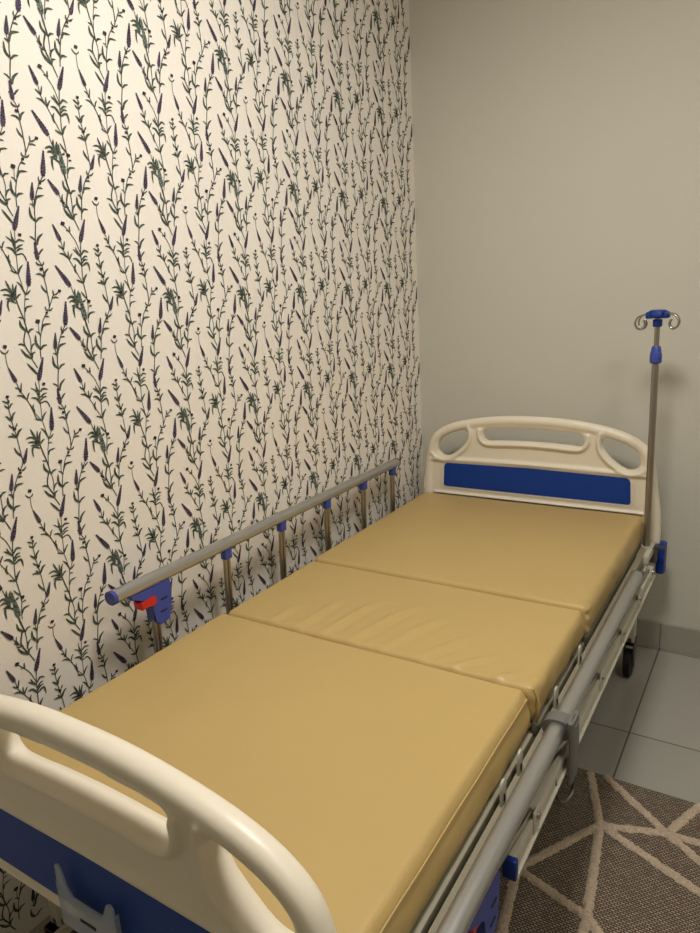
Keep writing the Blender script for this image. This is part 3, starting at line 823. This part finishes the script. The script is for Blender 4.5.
def warp(y0, y1, kind):
    def f(p):
        q = p.copy(); top = max(0, (p.z-Z0)/(Z1-Z0))
        u = (p.x-XA)/(XB-XA); v = (p.y-y0)/(y1-y0)
        q.z += top*.004*math.sin(PI*max(0, min(1, u)))*math.sin(PI*max(0, min(1, v)))
        q.z += top*.0012*noise.noise(Vector((p.x*5, p.y*5, kind)))
        side = max(0, (p.x-(XB-.03))/.03)
        if kind == 0: q.x += max(0, (p.x-(XB-.05))/.05)*(-.012+.022*(1-top))
        q.x += side*(.004*math.sin(PI*top)+.0025*noise.noise(Vector((p.y*14, p.z*30, kind))))
        if kind == 1:      # the middle section: creases running off the foot-side seam
            for cx, ang, ln, am in ((-1.12, .3, .12, .7), (-1.04, .45, .20, .8), (-.96, .55, .25, 1), (-.875, .65, .26, 1), (-.785, .75, .24, .9), (-.69, .95, .17, .9), (-.60, 1.1, .10, .8), (-.50, 1.2, .06, .6)):
                dy = p.y-y0
                if 0 < dy < ln:
                    lx = cx+math.tan(ang)*dy*.42+.004*math.sin(dy*30)
                    tt = dy/ln
                    q.z += top*am*.0064*bell(p.x-lx, .011)*math.sin(PI*tt)**.75
                    q.z -= top*am*.0042*bell(p.x-lx-.024, .014)*math.sin(PI*tt)**.75
        # puckers on the side near the corners of every section
        for yy in (y0, y1):
            d = abs(p.y-yy)
            if d < .06 and side > 0:
                q.x += side*.0035*(1-d/.06)*math.sin((p.z-Z0)*210+d*40+kind)
        # seams drop a little
        return q
    return f
section('mattress_section', XA-.009, XB-.008, .522, 1.2905, Z0, Z1-.001, .016, warp(.522, 1.29, 0), (70, 70, 8))
section('mattress_section', XA, XB, 1.2915, 1.716, Z0+.002, Z1, .017, warp(1.29, 1.717, 1), (150, 90, 8))
section('mattress_section', XA, XB+.006, 1.7175, 2.558, Z0, Z1+.006, .018, warp(1.717, 2.558, 2), (70, 70, 8))
# welt piping along the lower edge of the top panel
def seam_bead(y0, y1, xb, k):
    bm = bmesh.new()
    pts = [(xb-MX-.004, y-1.53, Z1-.0165-.511+.001*math.sin(y*30)) for y in [y0+(y1-y0)*i/30 for i in range(31)]]
    tube(bm, pts, .0016, None, (0, 0, 1), 8)
    obj('welt', bm, M_VINYL, mt)
seam_bead(.53, 1.275, XB-.006, 0)
# zipped edge of the middle section's corner
for yy, n in ((1.300, 5),):
    bm = bmesh.new()
    tube(bm, smooth_path([(XB-MX+.004, yy-1.53, .006), (XB-MX+.007, yy-1.53-.002, .03), (XB-MX+.006, yy-1.53, .06), (XB-MX-.004, yy-1.53+.002, .083)], 5), .003, .002, (0, 1, 0), 8)
    obj('corner_welt', bm, M_VINYL, mt)

# ------------------------------------------------------------------ drip stand
PX, PY = -.368, 2.50
iv = thing('iv_pole', 'thin steel drip pole with blue hook head standing in the bed frame', 'drip pole', (PX, PY, .512))
bm = bmesh.new(); cyl(bm, (0, 0, .001), (0, 0, .672), .0115, 20); obj('lower_tube', bm, M_STEEL, iv)
bm = bmesh.new(); cyl(bm, (0, 0, .650), (0, 0, .800), .0085, 16); obj('upper_tube', bm, M_STEEL, iv)
bm = bmesh.new(); tube(bm, [(0, 0, .648), (0, 0, .652), (0, 0, .672), (0, 0, .700), (0, 0, .705)], [.016, .019, .0195, .0145, .012], None, (0, 1, 0), 20)
box(bm, (.012, -.012, .676), (.012, .012, .022), .003); obj('clamp_collar', bm, M_BLUEPL, iv)
bm = bmesh.new(); tube(bm, [(0, 0, 0.768), (0, 0, 0.771), (0, 0, 0.792)], [.013, .015, .015], None, (0, 1, 0), 20)
box(bm, (0, 0, 0.806), (.074, .034, .022), .006); box(bm, (0, 0, 0.806), (.034, .06, .018), .006)
tube(bm, [(0, 0, 0.812), (0, 0, 0.820), (0, 0, 0.823)], [.030, .028, .020], None, (0, 1, 0), 20)
obj('hook_head', bm, M_DKBLUE, iv)
hsc = .84
for an in (.42, PI-.42, -.30, PI+.30):
    dx, dy = math.cos(an), math.sin(an)
    pr = [(.02, 0.808), (.045, 0.810), (.068, 0.804), (.080, 0.791), (.082, 0.778), (.074, 0.765), (.060, 0.761), (.049, 0.769), (.047, 0.781), (.053, 0.790)]
    bm = bmesh.new(); tube(bm, smooth_path([(dx*r_*hsc, dy*r_*hsc, z_) for r_, z_ in pr], 4), .0030, None, (dy, -dx, .01), 10)
    obj('hook', bm, M_STEEL, iv)

# ------------------------------------------------------------------ clear card holder clipped on the footboard
CHX, CHZ = -.778, .586
cy = FOOT_Y-.0335
ch = thing('card_holder', 'clear plastic card holder clipped over the lower lip of the near end board', 'card holder', (CHX, cy, CHZ))
bm = bmesh.new()
front = [(-.075, -.035), (.075, -.035), (.075, .052), (.066, .058), (.056, .052), (.050, .036), (.040, .026), (-.036, .026), (-.050, .040), (-.056, .066), (-.064, .074), (-.073, .070)]
front = [(x*.84, z) for x, z in front]
prism(bm, front, 'y', -.0015, .0015, r=.0006)
obj('front_plate', bm, M_CLEAR, ch, False)
bm = bmesh.new()
box(bm, (0, .003, -.035), (.126, .007, .003), .001); box(bm, (.0635, .002, .003), (.002, .008, .075), .0007); box(bm, (-.0635, .002, .003), (.002, .008, .075), .0007)
obj('clip_return', bm, M_CLEAR, ch, False)
bm = bmesh.new(); box(bm, (0, -.0022, -.004), (.034, .001, .005), .0003); obj('slot', bm, M_HOLE, ch, False)

# ------------------------------------------------------------------ camera, world, view
cam = bpy.data.cameras.new('camera'); co = bpy.data.objects.new('camera', cam); C.objects.link(co)
R = Matrix(((0.84773504, -0.0814424, 0.52413018), (0.52761789, 0.23091141, -0.81749574), (-0.05444882, 0.96956024, 0.23872216)))
co.matrix_world = Matrix.Translation((0, 0, 1.43)) @ R.to_quaternion().to_matrix().to_4x4()
cam.sensor_fit = 'VERTICAL'; cam.sensor_height = 36; cam.lens = 688/933*36; cam.clip_start = .02
bpy.context.scene.camera = co
w = bpy.data.worlds.new('world'); bpy.context.scene.world = w; w.use_nodes = True
w.node_tree.nodes['Background'].inputs['Color'].default_value = (.02, .02, .02, 1)
vs = bpy.context.scene.view_settings
vs.view_transform = 'Standard'; vs.look = 'None'; vs.gamma = 1; vs.use_curve_mapping = False
vs.exposure = EXPOSURE
